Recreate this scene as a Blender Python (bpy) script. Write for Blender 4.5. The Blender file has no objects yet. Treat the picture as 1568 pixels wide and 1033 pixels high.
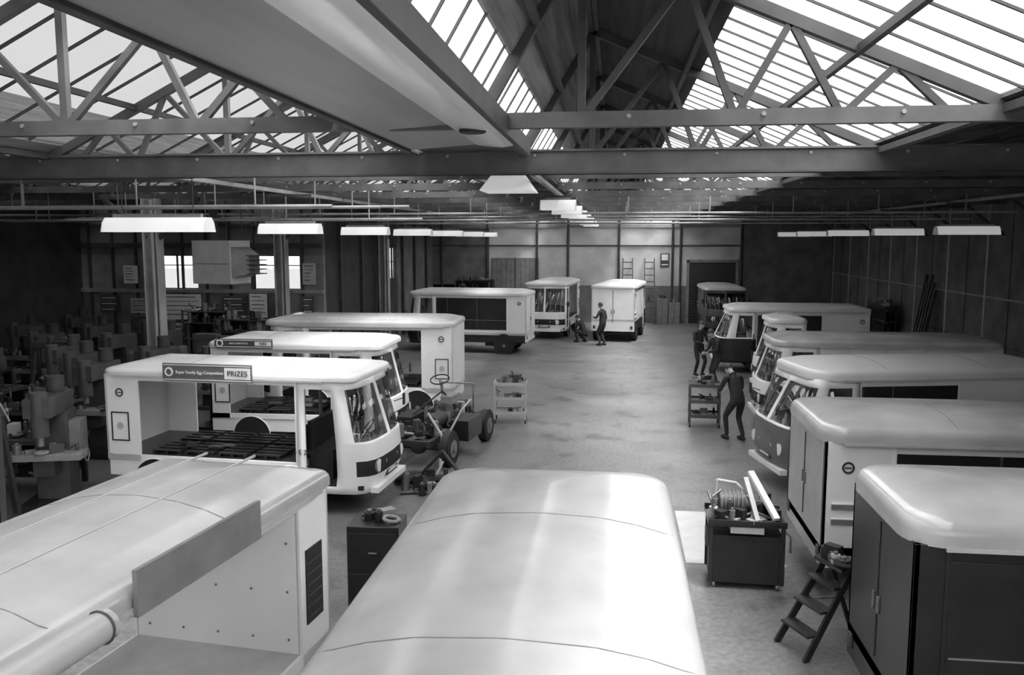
import bpy, bmesh, math, random
from mathutils import Vector, Matrix, Euler
random.seed(7)
R=math.radians
scene=bpy.context.scene
# ------------------------------------------------------------ materials
def mat(name,c,rough=.6,metal=0.0,var=.15,scale=4.0,bump=0.0,spec=.5,stretch=None):
    m=bpy.data.materials.new(name); m.use_nodes=True
    nt=m.node_tree; b=nt.nodes['Principled BSDF']
    tc=nt.nodes.new('ShaderNodeTexCoord'); mp=nt.nodes.new('ShaderNodeMapping')
    if stretch: mp.inputs['Scale'].default_value=stretch
    nt.links.new(tc.outputs['Object'],mp.inputs[0])
    n=nt.nodes.new('ShaderNodeTexNoise'); n.inputs['Scale'].default_value=scale; n.inputs['Detail'].default_value=6
    nt.links.new(mp.outputs[0],n.inputs['Vector'])
    cr=nt.nodes.new('ShaderNodeValToRGB'); cr.color_ramp.elements[0].position=.3; cr.color_ramp.elements[1].position=.7
    lo=max(0,c*(1-var)); hi=min(1,c*(1+var))
    cr.color_ramp.elements[0].color=(lo,lo,lo,1); cr.color_ramp.elements[1].color=(hi,hi,hi,1)
    nt.links.new(n.outputs['Fac'],cr.inputs[0]); nt.links.new(cr.outputs[0],b.inputs['Base Color'])
    b.inputs['Roughness'].default_value=rough; b.inputs['Metallic'].default_value=metal
    b.inputs['Specular IOR Level'].default_value=spec
    if bump:
        bp=nt.nodes.new('ShaderNodeBump'); bp.inputs['Strength'].default_value=bump; bp.inputs['Distance'].default_value=.02
        nt.links.new(n.outputs['Fac'],bp.inputs['Height']); nt.links.new(bp.outputs[0],b.inputs['Normal'])
    return m
WHITE=mat('white_paint',.86,.3,var=.05,scale=1.5)
CREAM=mat('roof_paint',.42,.18,var=.2,scale=1.3,bump=.12)
WROOF=mat('white_roof_paint',.64,.28,var=.07,scale=1.1)
LGREY=mat('light_grey_paint',.45,.4,var=.1)
GREY=mat('grey_paint',.18,.5,var=.2)
DGREY=mat('dark_grey_paint',.06,.5,var=.25)
MGREY=mat('two_tone_grey_paint',.12,.3,var=.12)
BLACK=mat('black_rubber',.012,.6,var=.3)
DARK=mat('dark_body',.018,.3,var=.25)
STEEL=mat('worn_steel',.25,.35,.6,var=.3,scale=8)
IRON=mat('painted_iron',.04,.6,var=.35,scale=3)
IRONM=mat('grey_painted_iron',.07,.6,var=.35,scale=3)
IRONL=mat('light_painted_iron',.24,.6,var=.25,scale=3)
COLM=mat('column_paint',.42,.5,var=.2,scale=3)
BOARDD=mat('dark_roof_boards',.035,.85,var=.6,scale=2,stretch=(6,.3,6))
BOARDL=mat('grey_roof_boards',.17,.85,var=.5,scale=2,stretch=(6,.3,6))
GUTW=mat('white_gutter_lining',.92,.15,var=.1,scale=1.2,stretch=(3,.3,3))
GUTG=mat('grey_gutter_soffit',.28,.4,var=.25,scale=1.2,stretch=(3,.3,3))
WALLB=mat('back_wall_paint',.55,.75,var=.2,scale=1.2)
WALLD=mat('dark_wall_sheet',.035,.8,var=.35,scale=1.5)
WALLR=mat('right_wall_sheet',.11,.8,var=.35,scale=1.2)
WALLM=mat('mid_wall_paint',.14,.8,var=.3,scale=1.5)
WALLP=mat('partition_paint',.2,.8,var=.35,scale=1.5)
SKIN=mat('skin',.42,.5,var=.08)
HAIR=mat('hair',.04,.6,var=.3,scale=30)
SUIT=mat('dark_overalls',.022,.85,var=.3,scale=10)
SHIRT=mat('pale_shirt',.6,.8,var=.1,scale=10)
PAPER=mat('paper',.8,.8,var=.05)
RED=mat('sign_board',.12,.5,var=.1)
YARD=mat('yard_concrete',.4,.9,var=.15)
def plate():
    m=mat('chequer_plate',.5,.4,.2,var=.1)
    nt=m.node_tree;b=nt.nodes['Principled BSDF']
    w=nt.nodes.new('ShaderNodeTexChecker'); w.inputs['Scale'].default_value=40
    tc=nt.nodes.new('ShaderNodeTexCoord'); nt.links.new(tc.outputs['Object'],w.inputs[0])
    bp=nt.nodes.new('ShaderNodeBump'); bp.inputs['Strength'].default_value=.6; bp.inputs['Distance'].default_value=.004
    nt.links.new(w.outputs['Fac'],bp.inputs['Height']); nt.links.new(bp.outputs[0],b.inputs['Normal'])
    return m
PLATE=plate()
def floormat():
    m=bpy.data.materials.new('worn_concrete_floor'); m.use_nodes=True
    nt=m.node_tree; b=nt.nodes['Principled BSDF']
    tc=nt.nodes.new('ShaderNodeTexCoord')
    n1=nt.nodes.new('ShaderNodeTexNoise'); n1.inputs['Scale'].default_value=.35; n1.inputs['Detail'].default_value=8; n1.inputs['Roughness'].default_value=.65
    n2=nt.nodes.new('ShaderNodeTexNoise'); n2.inputs['Scale'].default_value=14; n2.inputs['Detail'].default_value=5
    n3=nt.nodes.new('ShaderNodeTexNoise'); n3.inputs['Scale'].default_value=1.3; n3.inputs['Detail'].default_value=4
    for n in (n1,n2,n3): nt.links.new(tc.outputs['Object'],n.inputs['Vector'])
    mx=nt.nodes.new('ShaderNodeMix'); mx.data_type='FLOAT'; mx.inputs[0].default_value=.4
    nt.links.new(n1.outputs['Fac'],mx.inputs[2]); nt.links.new(n2.outputs['Fac'],mx.inputs[3])
    cr=nt.nodes.new('ShaderNodeValToRGB'); e=cr.color_ramp.elements
    e[0].position=.36; e[0].color=(.10,.10,.10,1); e[1].position=.6; e[1].color=(.22,.22,.22,1)
    nt.links.new(mx.outputs[0],cr.inputs[0])
    c2=nt.nodes.new('ShaderNodeValToRGB'); f=c2.color_ramp.elements
    f[0].position=.32; f[0].color=(.35,.35,.35,1); f[1].position=.45; f[1].color=(1,1,1,1)
    nt.links.new(n3.outputs['Fac'],c2.inputs[0])
    mu=nt.nodes.new('ShaderNodeMix'); mu.data_type='RGBA'; mu.blend_type='MULTIPLY'; mu.inputs[0].default_value=.6
    nt.links.new(cr.outputs[0],mu.inputs[6]); nt.links.new(c2.outputs[0],mu.inputs[7]); nt.links.new(mu.outputs[2],b.inputs['Base Color'])
    b.inputs['Roughness'].default_value=.4
    bp=nt.nodes.new('ShaderNodeBump'); bp.inputs['Strength'].default_value=.3; bp.inputs['Distance'].default_value=.01
    nt.links.new(n2.outputs['Fac'],bp.inputs['Height']); nt.links.new(bp.outputs[0],b.inputs['Normal'])
    return m
FLOOR=floormat()
def glassmat(name,t,tint=.95):
    m=bpy.data.materials.new(name); m.use_nodes=True; nt=m.node_tree; nt.nodes.clear()
    o=nt.nodes.new('ShaderNodeOutputMaterial'); a=nt.nodes.new('ShaderNodeBsdfTransparent'); a.inputs[0].default_value=(tint,tint,tint,1)
    g=nt.nodes.new('ShaderNodeBsdfGlossy'); g.inputs['Roughness'].default_value=.08
    x=nt.nodes.new('ShaderNodeMixShader'); x.inputs[0].default_value=t
    nt.links.new(a.outputs[0],x.inputs[1]); nt.links.new(g.outputs[0],x.inputs[2]); nt.links.new(x.outputs[0],o.inputs[0])
    return m
GLASS=glassmat('windscreen_glass',.1,.7)
ROOFGL=glassmat('rooflight_glass',.03,.93)
DIRTYGL=glassmat('dirty_rooflight_glass',.03,.35)
WINGL=glassmat('dusty_window_glass',.03,.5)
def emis(name,s):
    m=bpy.data.materials.new(name); m.use_nodes=True; b=m.node_tree.nodes['Principled BSDF']
    b.inputs['Emission Color'].default_value=(1,1,1,1); b.inputs['Emission Strength'].default_value=s
    b.inputs['Base Color'].default_value=(.9,.9,.9,1); return m
TUBE=emis('fluorescent_tube',1.6)
HOODGLOW=emis('lamp_diffuser',.25)  # weak glow added to lamp housings and hood so they read white

# ------------------------------------------------------------ mesh builder
class MB:
    def __init__(s): s.bm=bmesh.new(); s.m=[]
    def mi(s,m):
        if m not in s.m: s.m.append(m)
        return s.m.index(m)
    def face(s,vs,m):
        try: f=s.bm.faces.new(vs)
        except ValueError: return None
        f.material_index=s.mi(m); return f
    def box(s,x0,x1,y0,y1,z0,z1,m,M=None):
        P=[Vector(p) for p in ((x0,y0,z0),(x1,y0,z0),(x1,y1,z0),(x0,y1,z0),(x0,y0,z1),(x1,y0,z1),(x1,y1,z1),(x0,y1,z1))]
        if M is not None: P=[M@p for p in P]
        v=[s.bm.verts.new(p) for p in P]
        for q in ((3,2,1,0),(4,5,6,7),(0,1,5,4),(1,2,6,5),(2,3,7,6),(3,0,4,7)): s.face([v[i] for i in q],m)
    def bar(s,p0,p1,w,d,m):
        p0=Vector(p0);p1=Vector(p1);L=(p1-p0).length
        q=(p1-p0).to_track_quat('Z','Y').to_matrix().to_4x4()
        s.box(-w/2,w/2,-d/2,d/2,0,L,m,Matrix.Translation(p0)@q)
    def cyl(s,p0,p1,r,m,seg=14,r2=None,caps=True):
        p0=Vector(p0);p1=Vector(p1); r2=r if r2 is None else r2
        q=(p1-p0).to_track_quat('Z','Y')
        A=[];B=[]
        for i in range(seg):
            a=2*math.pi*i/seg; d=Vector((math.cos(a),math.sin(a),0))
            A.append(s.bm.verts.new(p0+q@(d*r))); B.append(s.bm.verts.new(p1+q@(d*r2)))
        for i in range(seg):
            j=(i+1)%seg; s.face([A[i],A[j],B[j],B[i]],m)
        if caps: s.face(A[::-1],m); s.face(B,m)
    def tube(s,pts,r,m,seg=8):
        for a,b in zip(pts[:-1],pts[1:]): s.cyl(a,b,r,m,seg)
    def ring(s,c,axis,r,t,m,seg=20,th=6):
        q=Vector(axis).to_track_quat('Z','Y'); c=Vector(c); rows=[]
        for i in range(seg):
            a=2*math.pi*i/seg; row=[]
            for j in range(th):
                b=2*math.pi*j/th; rr=r+t*math.cos(b)
                row.append(s.bm.verts.new(c+q@Vector((rr*math.cos(a),rr*math.sin(a),t*math.sin(b)))))
            rows.append(row)
        for i in range(seg):
            for j in range(th):
                s.face([rows[i][j],rows[(i+1)%seg][j],rows[(i+1)%seg][(j+1)%th],rows[i][(j+1)%th]],m)
    def ball(s,c,r,m,M=None,u=14,v=10,fn=None):
        c=Vector(c); rx,ry,rz=(r,r,r) if not hasattr(r,'__len__') else r
        rows=[]
        for i in range(v+1):
            ph=math.pi*i/v; row=[]
            for j in range(u if 0<i<v else 1):
                a=2*math.pi*j/u
                p=Vector((rx*math.sin(ph)*math.cos(a),ry*math.sin(ph)*math.sin(a),rz*math.cos(ph)))
                if fn: p=fn(p)
                p=p+c
                if M is not None: p=M@p
                row.append(s.bm.verts.new(p))
            rows.append(row)
        for i in range(v):
            a,b=rows[i],rows[i+1]
            for j in range(u):
                k=(j+1)%u
                if len(a)==1: s.face([a[0],b[j],b[k]],m)
                elif len(b)==1: s.face([a[j],b[0],a[k]],m)
                else: s.face([a[j],b[j],b[k],a[k]],m)
    def prism(s,prof,axis,a0,a1,m,M=None):
        def P(p,a):
            v={'x':(a,p[0],p[1]),'y':(p[0],a,p[1]),'z':(p[0],p[1],a)}[axis]
            v=Vector(v); return M@v if M is not None else v
        A=[s.bm.verts.new(P(p,a0)) for p in prof]; B=[s.bm.verts.new(P(p,a1)) for p in prof]
        n=len(prof)
        for i in range(n): s.face([A[i],A[(i+1)%n],B[(i+1)%n],B[i]],m)
        s.face(A[::-1],m); s.face(B,m)
    def loft(s,rings,m,caps=True):
        V=[[s.bm.verts.new(p) for p in r] for r in rings]; n=len(V[0])
        for a,b in zip(V[:-1],V[1:]):
            for i in range(n): s.face([a[i],a[(i+1)%n],b[(i+1)%n],b[i]],m)
        if caps: s.face(V[0][::-1],m); s.face(V[-1],m)
    def obj(s,name,parent=None,loc=(0,0,0),rot=0,solid=0,bevel=0,ang=38):
        bm=s.bm
        if not solid: bmesh.ops.recalc_face_normals(bm,faces=bm.faces[:])
        for f in bm.faces: f.smooth=True
        for e in bm.edges:
            if len(e.link_faces)==2:
                e.smooth = e.calc_face_angle(0)<R(ang)
            else: e.smooth=True
        me=bpy.data.meshes.new(name); bm.to_mesh(me); bm.free()
        for m in s.m: me.materials.append(m)
        o=bpy.data.objects.new(name,me); scene.collection.objects.link(o)
        o.location=loc; o.rotation_euler=(0,0,rot)
        if parent: o.parent=parent
        if solid:
            k=o.modifiers.new('thickness','SOLIDIFY'); k.thickness=solid; k.offset=0
        if bevel:
            k=o.modifiers.new('bevel','BEVEL'); k.width=bevel; k.segments=2; k.limit_method='ANGLE'; k.angle_limit=R(45)
        return o
def empty(name,loc,rot=0):
    e=bpy.data.objects.new(name,None); e.location=loc; e.rotation_euler=(0,0,rot); e.empty_display_size=.2
    scene.collection.objects.link(e); return e
def text(body,name,parent,loc,rot,size,m):
    c=bpy.data.curves.new(name,'FONT'); c.body=body; c.size=size; c.extrude=.003; c.align_x='CENTER'; c.align_y='CENTER'
    c.materials.append(m); o=bpy.data.objects.new(name,c); o.location=loc; o.rotation_euler=rot; o.parent=parent
    scene.collection.objects.link(o); return o
def rrect(x0,x1,y0,y1,r,z,n=6):
    P=[]
    for cx,cy,a0 in ((x1-r,y1-r,0),(x0+r,y1-r,90),(x0+r,y0+r,180),(x1-r,y0+r,270)):
        for i in range(n+1):
            a=R(a0+90*i/n); P.append((cx+r*math.cos(a),cy+r*math.sin(a),z))
    return P
RP=lambda t,crown,hw:((.03,0),(0,0.012),(0,t*.45),(.008,t*.66),(.03,t*.84),(.065,t*.95),(.12,t),(.28,t+crown*.45),(.5,t+crown*.82),(hw-.03,t+crown))
def roof(mb,x0,x1,w,z0,m,r=.25,t=.2,crown=.07):
    hw=w/2; rings=[]
    for ins,dz in RP(t,crown,hw):
        rr=max(.02,r-ins*.6); rr=min(rr,hw-ins-.005)
        k=1 if ins<.3 else .9
        rings.append(rrect(x0+ins*k,x1-ins*k,-hw+ins,hw-ins,rr,z0+dz))
    mb.loft(rings,m)
def roof_z(y,w,z0,t,crown):
    hw=w/2; ins=hw-abs(y); K=RP(t,crown,hw)[2:]+((9,t+crown),)
    for (a,za),(b,zb) in zip(K[:-1],K[1:]):
        if ins<=b: return z0+za+(zb-za)*(ins-a)/max(1e-6,b-a)
    return z0+t+crown
def wheel(mb,x,y,r=.31,w=.17):
    s=1 if y>0 else -1
    for a,b,rr in ((0,.02,r-.03),(.02,w-.02,r),(w-.02,w,r-.03)):
        mb.cyl((x,y-s*b,r),(x,y-s*a,r),rr,BLACK,24)
    mb.cyl((x,y-s*.02,r),(x,y+s*.006,r),r*.5,GREY,18); mb.cyl((x,y,r),(x,y+s*.04,r),r*.2,STEEL,12)

# ------------------------------------------------------------ vehicles
def vehicle(name,loc,rot,L=4.4,W=1.7,Hb=2.12,deck=.8,cab=1.2,rear=.6,body=WHITE,low=None,rf=None,bay='open',
            door='open',rake=.2,sign=None,hatch=WHITE,closed=False,cabroof=False,t=.14,crown=.09,band=BLACK,tag=None,
            over=.05,rr=.22,badge=True,lowwaist=False,roll=False,slots=True,rearm=None):
    low=low or body; rf=rf or CREAM; rearm=rearm or body
    E=empty(name,loc,rot)
    hw=W/2; xf=L/2; xr=-L/2; xc=xf-cab
    half=[(xc,hw),(xc+.13,hw),(xf-.56,hw),(xf-.46,hw*.995),(xf-.27,hw*.97),(xf-.13,hw*.88),(xf-.06,hw*.74),(xf-.02,hw*.5),(xf,.04)]
    pts=half+[(x,-y) for x,y in half[::-1]]
    n=len(pts)-1
    zs=[.34,.45,.62,.86,1.12,1.16,Hb-.14,Hb]
    def sh(x,y,z):
        k=(x-xc)/cab
        dx=.05*max(0,1-abs(z-.7)/.4)
        if z>1.12: dx=-rake*(z-1.12)/(Hb-1.12)
        elif z<.5: dx=-.03
        return (x+dx*k*k,y*(1-.02*max(0,(z-1.12))),z)
    mb=MB()
    V=[[mb.bm.verts.new(sh(x,y,z)) for x,y in pts] for z in zs]
    G=MB()
    for i in range(len(zs)-1):
        for j in range(n):
            jj=min(j,n-1-j)
            m=body if i>=(4 if lowwaist else 3) else low
            if jj==0: m=body if not lowwaist or i>=4 else low
            elif jj==1:
                if door=='open' and 1<=i<=5: continue
                if door=='glass' and i==5: m=None
            elif jj==2: m=body if i>=4 else low
            elif jj>=3 and i==5:
                m=None if (jj not in (3,) and j!=n//2) else body
            elif jj>=4 and i==2 and band is not None: m=band
            if m is None:
                q=[G.bm.verts.new(V[a][b].co) for a,b in ((i,j),(i,j+1),(i+1,j+1),(i+1,j))]
                G.face(q,GLASS); continue
            mb.face([V[i][j],V[i][j+1],V[i+1][j+1],V[i+1][j]],m)
    mb.obj('cab_shell',E,solid=.045)
    G.obj('windscreen',E,solid=.004)
    b=MB()
    for s in (1,-1):
        yl=s*hw*.62; x=xf-.02
        b.cyl((x-.09,yl,.74),(x+.035,yl,.74),.12,STEEL,18); b.cyl((x+.03,yl,.74),(x+.045,yl,.74),.1,WHITE,18)
        b.cyl((x-.05,s*hw*.28,.74),(x+.065,s*hw*.28,.74),.045,WHITE,12)
        b.bar((xf-.2,s*(hw-.02),1.5),(xf-.05,s*(hw+.14),1.55),.015,.015,IRON); b.box(xf-.08,xf-.06,s*(hw+.14)-.05,s*(hw+.14)+.05,1.42,1.62,BLACK)
    b.box(xf-.02,xf+.045,-.25,.25,.5,.6,DGREY); b.box(xf+.045,xf+.05,-.2,.2,.53,.57,PAPER)
    b.box(xf-.08,xf+.05,-hw*.8,hw*.8,.33,.42,body)
    b.bar((xf-.06,.1,1.18),(xf-.15,.35,1.6),.012,.012,BLACK); b.bar((xf-.06,-.35,1.18),(xf-.15,-.1,1.6),.012,.012,BLACK)
    b.box(xc,xf-.15,-hw+.03,hw-.03,.4,.47,BLACK)
    b.box(xc+.05,xc+.45,-.65*hw,.65*hw,.47,.95,BLACK); b.box(xc+.03,xc+.12,-.65*hw,.65*hw,.95,1.4,BLACK)
    b.box(xf-.42,xf-.16,-hw*.8,hw*.8,.95,1.08,DGREY)
    b.ring((xf-.5,hw*.35,1.12),(-.8,0,.5),.19,.014,BLACK); b.cyl((xf-.5,hw*.35,1.12),(xf-.25,hw*.35,.6),.02,BLACK)
    for s in (1,-1): b.box(xr+.1,xf-.3,s*.38-.04,s*.38+.04,.36,.5,BLACK)
    b.box(xr+.5,xr+1.6 if L>3.6 else xr+1.2,-hw+.12,hw-.12,.28,.62,BLACK)
    for wx in (xc-.12,xr+.85):
        for s in (1,-1):
            wheel(b,wx,s*(hw-.03))
            b.cyl((wx,s*(hw-.2),.36),(wx,s*(hw+.004),.36),.385,BLACK,24)
            b.ring((wx,s*(hw+.002),.36),(0,1,0),.388,.01,low,28,4)
        b.cyl((wx,-hw+.2,.31),(wx,hw-.2,.31),.05,BLACK)
    b.box(xr,xc,-hw,hw,deck-.1,deck,body)
    b.box(xr+.02,xc,-hw+.015,hw-.015,.44,deck-.1,low)
    b.box(xr+.02,xc-.01,-hw+.03,hw-.03,deck,deck+.006,PLATE if closed else DARK)
    if not cabroof:
        b.box(xr+.02,xc,-hw+.01,-hw+.05,Hb-.1,Hb,body); b.box(xr+.02,xc,hw-.05,hw-.01,Hb-.1,Hb,body)
        if bay=='open': b.box(xr+.03,xc,-hw+.04,hw-.04,Hb-.035,Hb-.015,WHITE if closed else GREY)
    if bay=='open':
        for s in (1,-1):
            y0,y1=sorted((s*hw,s*(hw-.04)))
            b.box(xr,xr+rear,y0,y1,deck-.1,Hb,body)
            if rear<.4: pass
            elif hatch is WHITE:
                ya,yb=sorted((s*hw,s*(hw+.012)))
                for q in ((xr+.1,xr+.12,1.02,1.5),(xr+.4,xr+.42,1.02,1.5),(xr+.1,xr+.42,1.02,1.04),(xr+.1,xr+.42,1.48,1.5)):
                    b.box(q[0],q[1],ya,yb,q[2],q[3],BLACK)
                b.cyl((xr+.26,ya,1.27),(xr+.26,yb,1.27),.06,LGREY,12)
            else:
                ya,yb=sorted((s*(hw-.01),s*(hw+.01)))
                b.box(xr+rear-.36,xr+rear-.08,ya,yb,1.2,1.82,BLACK)
                for k in range(6): b.box(xr+rear-.35,xr+rear-.09,ya-.004,yb+.004,1.25+k*.09,1.256+k*.09,DGREY)
            b.box(xc-.04,xc+.02,y0,y1,deck,Hb,body)
        b.box(xr,xr+.04,-hw,hw,deck-.1,Hb,body)
        if closed:
            b.box(xr+rear-.04,xr+rear,-hw+.02,hw-.02,deck,Hb,body)
            for k in range(5):
                for zz in (1.1,1.5,1.9): b.cyl((xr+rear-.01,-hw+.15+k*.32,zz),(xr+rear+.006,-hw+.15+k*.32,zz),.012,GREY,6)
        b.box(xc,xc+.03,-hw+.03,hw-.03,deck,deck+.55,DARK)
        b.box(xc,xc+.03,-.04,.04,deck,Hb,GREY)
        if not closed:
            x=xr+rear+.15
            while x<xc-.6:
                for y in (-hw+.1,.04):
                    for k in range(4): b.box(x,x+.5,y+k*.18,y+.1+k*.18,deck+.05,deck+.07,DARK)
                    for k in range(3): b.box(x+k*.22,x+k*.22+.05,y,y+.65,deck,deck+.05,BLACK)
                x+=.58
            for k in range(7):
                x=random.uniform(xr+rear+.3,xc-.4); y=random.uniform(-hw+.2,hw-.2)
                b.box(x,x+random.uniform(.1,.3),y,y+.1,deck+.07,deck+.07+random.uniform(.02,.08),random.choice((GREY,DGREY,LGREY,BLACK)))
    elif bay in('solid','dark'):
        for s in (1,-1):
            y0,y1=sorted((s*hw,s*(hw-.04)))
            b.box(xr,xc+.01,y0,y1,deck-.1,Hb,body)
            yo0,yo1=sorted((s*(hw-.01),s*(hw+.012)))
            if rear>=.6 and slots:
                for zz in (.98,1.16): b.box(xr+.1,xr+rear-.1,yo0-.01,yo1+.01,zz,zz+.06,GREY); b.box(xr+.1,xr+rear-.1,yo0-.014,yo1+.014,zz+.06,zz+.075,WHITE)
            if bay=='dark':
                b.box(xr+rear-.03,xr+rear,yo0-.006,yo1+.006,deck,Hb,body)
                x=xr+rear
                while x<xc-.3:
                    x2=min(x+1.15,xc-.03); b.box(x,x2,yo0,yo1,deck+.1,Hb-.12,DARK)
                    b.box(x2-.03,x2,yo0-.006,yo1+.006,deck+.1,Hb-.12,DGREY); b.box(x+.02,x2-.02,yo0-.004,yo1+.004,deck+.45,deck+.465,GREY); x=x2
            else:
                k=xr+.8
                while k<xc: b.box(k,k+.012,yo0,yo1-.006,deck-.1,Hb,LGREY); k+=.8
        b.box(xr,xr+.04,-hw,hw,.45,Hb,rearm)
        b.box(xr-.012,xr,-.01,.01,.8,Hb-.1,DGREY)
        for s in (1,-1):
            b.box(xr-.02,xr,s*.06-.015+.0,s*.06+.015,1.2,1.35,STEEL)
            b.box(xr-.02,xr,s*(hw-.12)-.05,s*(hw-.12)+.05,.55,.68,DGREY)
    elif bay=='flat':
        for s in (1,-1):
            y0,y1=sorted((s*hw,s*(hw-.04))); b.box(xr,xc,y0,y1,deck,deck+.35,body)
        b.box(xr,xr+.04,-hw,hw,deck,deck+.35,body)
        b.box(xc,xc+.04,-hw,hw,deck,Hb,body)
    if badge:
        for s in (1,-1):
            b.ring((xr+.27,s*(hw+.008),Hb-.3),(0,1,0),.06,.012,BLACK,18,5)
            b.box(xr+.23,xr+.31,s*(hw+.008)-.004,s*(hw+.008)+.004,Hb-.31,Hb-.295,BLACK)
    b.obj('body',E,bevel=.008)
    r=MB()
    x0=(xc-.05 if cabroof else xr-over); x1=xf-rake+over+.02
    roof(r,x0,x1,W+2*over,Hb-.02,rf,r=rr,t=t,crown=crown)
    r.obj('roof',E,ang=60)
    q=MB()
    if not cabroof:
        for xs in (xr+L*.3,xr+L*.66):
            ys=[-hw*.97+i*hw*1.94/24 for i in range(25)]
            for a,c in zip(ys[:-1],ys[1:]):
                q.bar((xs,a,roof_z(a,W+2*over,Hb-.02,t,crown)-.002),(xs,c,roof_z(c,W+2*over,Hb-.02,t,crown)-.002),.006,.01,GREY)
        for s in (1,-1):
            q.box(xr+.2,xf-.45-rake,s*(hw+over)-.012,s*(hw+over)+.012,Hb-.03,Hb+.0,LGREY)
    if roll:
        q.cyl((.45,hw+over+.03,Hb+.02),(xf-.4,hw+over+.03,Hb+.02),.085,LGREY,18)
        for xx in (.5,xf-.5): q.ring((xx,hw+over+.03,Hb+.02),(1,0,0),.088,.008,DGREY,18,5)
        for yy in (.2,-.25): q.box(xr+.15,xf-.5,yy-.008,yy+.008,roof_z(yy,W+2*over,Hb-.02,t,crown)-.01,roof_z(yy,W+2*over,Hb-.02,t,crown)+.006,LGREY)
    if sign:
        s,xa,xb,za,zb,m,tx,tw=sign
        yy=s*(hw+over+.03); q.box(xa,xb,yy-.015,yy+.015,za,zb,m)
        for xx in (xa+.1,xb-.1): q.box(xx,xx+.03,min(yy,s*(hw+over-.05)),max(yy,s*(hw+over-.05)),za+.06,za+.1,IRON)
        if tx:
            q.box(xb-(xb-xa)*.3,xb-.02,yy+s*.012-.006,yy+s*.012+.006,za+.05,zb-.05,PAPER)
            q.box(xa+.01,xb-.01,yy+s*.016-.003,yy+s*.016+.003,zb-.03,zb-.018,PAPER)
            q.box(xa+.01,xb-.01,yy+s*.016-.003,yy+s*.016+.003,za+.018,za+.03,PAPER)
            q.ring((xa+.11,yy+s*.016,(za+zb)/2),(0,1,0),.06,.014,PAPER,16,5)
            rz=math.pi if s>0 else 0
            text(tx,'sign_text',E,(xa+(xb-xa)*.42,yy+s*.02,(za+zb)/2),(R(90),0,rz),(zb-za)*.24,PAPER)
            text(tw,'sign_word',E,(xb-(xb-xa)*.155,yy+s*.026,(za+zb)/2),(R(90),0,rz),(zb-za)*.42,BLACK)
    q.obj('roof_trim',E)
    if tag: text(tag,'fleet_number',E,(xc+.1,-hw-.03,.98),(R(90),0,0),.11,BLACK)
    return E

FREE=(-1,-1.7,-.5,2.14,2.32,DGREY,'FREE COMPETITION','WIN')
vehicle('delivery_van',(-.46,4.47,0),R(90),L=4.8,W=1.74,Hb=2.28,bay='solid',door='glass',t=.2,crown=.1,over=.03,rr=.3,rake=.2,rf=CREAM)
vehicle('milk_float',(-3.42,4.52,0),R(-96.8),L=4.6,W=1.55,Hb=2.27,deck=.98,rear=.5,closed=True,hatch=BLACK,sign=(1,-1.08,.22,2.22,2.49,GREY,None,None),rf=CREAM,rr=.12,badge=False,roll=True,t=.14,crown=.12)
vehicle('milk_float',(-5.9,13.45,0),R(-4),L=4.55,W=1.72,Hb=2.12,rear=.6,sign=(-1,-1.15,.38,2.06,2.34,RED,'Super Family Egg Competition','PRIZES'),rf=WROOF,tag='4 E 243',rake=.3,t=.12,crown=.08)
vehicle('milk_float',(-6.2,16.9,0),R(0),L=3.75,W=1.7,Hb=2.14,rear=.4,sign=FREE,rf=WROOF,rake=.26)
vehicle('milk_float',(-6.1,20.2,0),R(181),L=4.7,W=1.75,Hb=2.26,rear=.75,rf=CREAM)
vehicle('milk_float',(-5.5,32.3,0),R(175),L=4.7,W=1.8,Hb=2.2,rear=.75,rf=WROOF,bay='dark',low=DARK,slots=False)
vehicle('milk_float',(-2.75,38.4,0),R(-96),L=4.4,W=1.75,Hb=2.3,rear=.6,rf=WROOF,low=WHITE)
vehicle('milk_float',(.25,37.7,0),R(82),L=4.4,W=1.8,Hb=2.26,bay='solid',deck=.95,low=BLACK,rf=WROOF)
vehicle('milk_float',(4.67,7.13,0),0,L=4.9,W=1.6,Hb=2.07,deck=.75,rear=.25,body=DARK,rf=CREAM,bay='dark',rr=.3,hatch=BLACK,badge=False,t=.22)
vehicle('milk_float',(4.9,10.98,0),0,L=4.9,W=1.95,Hb=1.96,deck=.7,rear=.8,body=WHITE,rearm=LGREY,rf=CREAM,bay='dark',rr=.3,t=.2)
vehicle('delivery_van',(5.1,15.6,0),R(192),L=4.9,W=1.8,Hb=1.98,door='glass',bay='dark',body=WHITE,low=MGREY,lowwaist=True,rake=.45,rf=WROOF,rear=2.0,rr=.42,band=None,t=.18,slots=False)
vehicle('delivery_van',(5.75,19.85,0),R(180),L=5.0,W=1.75,Hb=1.98,bay='solid',door='glass',rake=.3,rf=CREAM,rr=.3)
vehicle('pickup_truck',(5.75,23.6,0),R(180),L=3.8,W=1.5,Hb=2.1,bay='flat',door='glass',cab=1.15,rake=.3,rf=WROOF,cabroof=True,badge=False)
vehicle('delivery_van',(5.65,28.5,0),R(180),L=4.7,W=1.75,Hb=2.0,bay='dark',door='glass',rake=.4,low=DARK,lowwaist=True,rf=WROOF,rear=1.5,slots=False)
vehicle('delivery_van',(4.95,40.6,0),R(-90),L=4.2,W=1.75,Hb=2.0,bay='solid',door='glass',body=DGREY,rf=LGREY,rake=.3)

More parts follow.
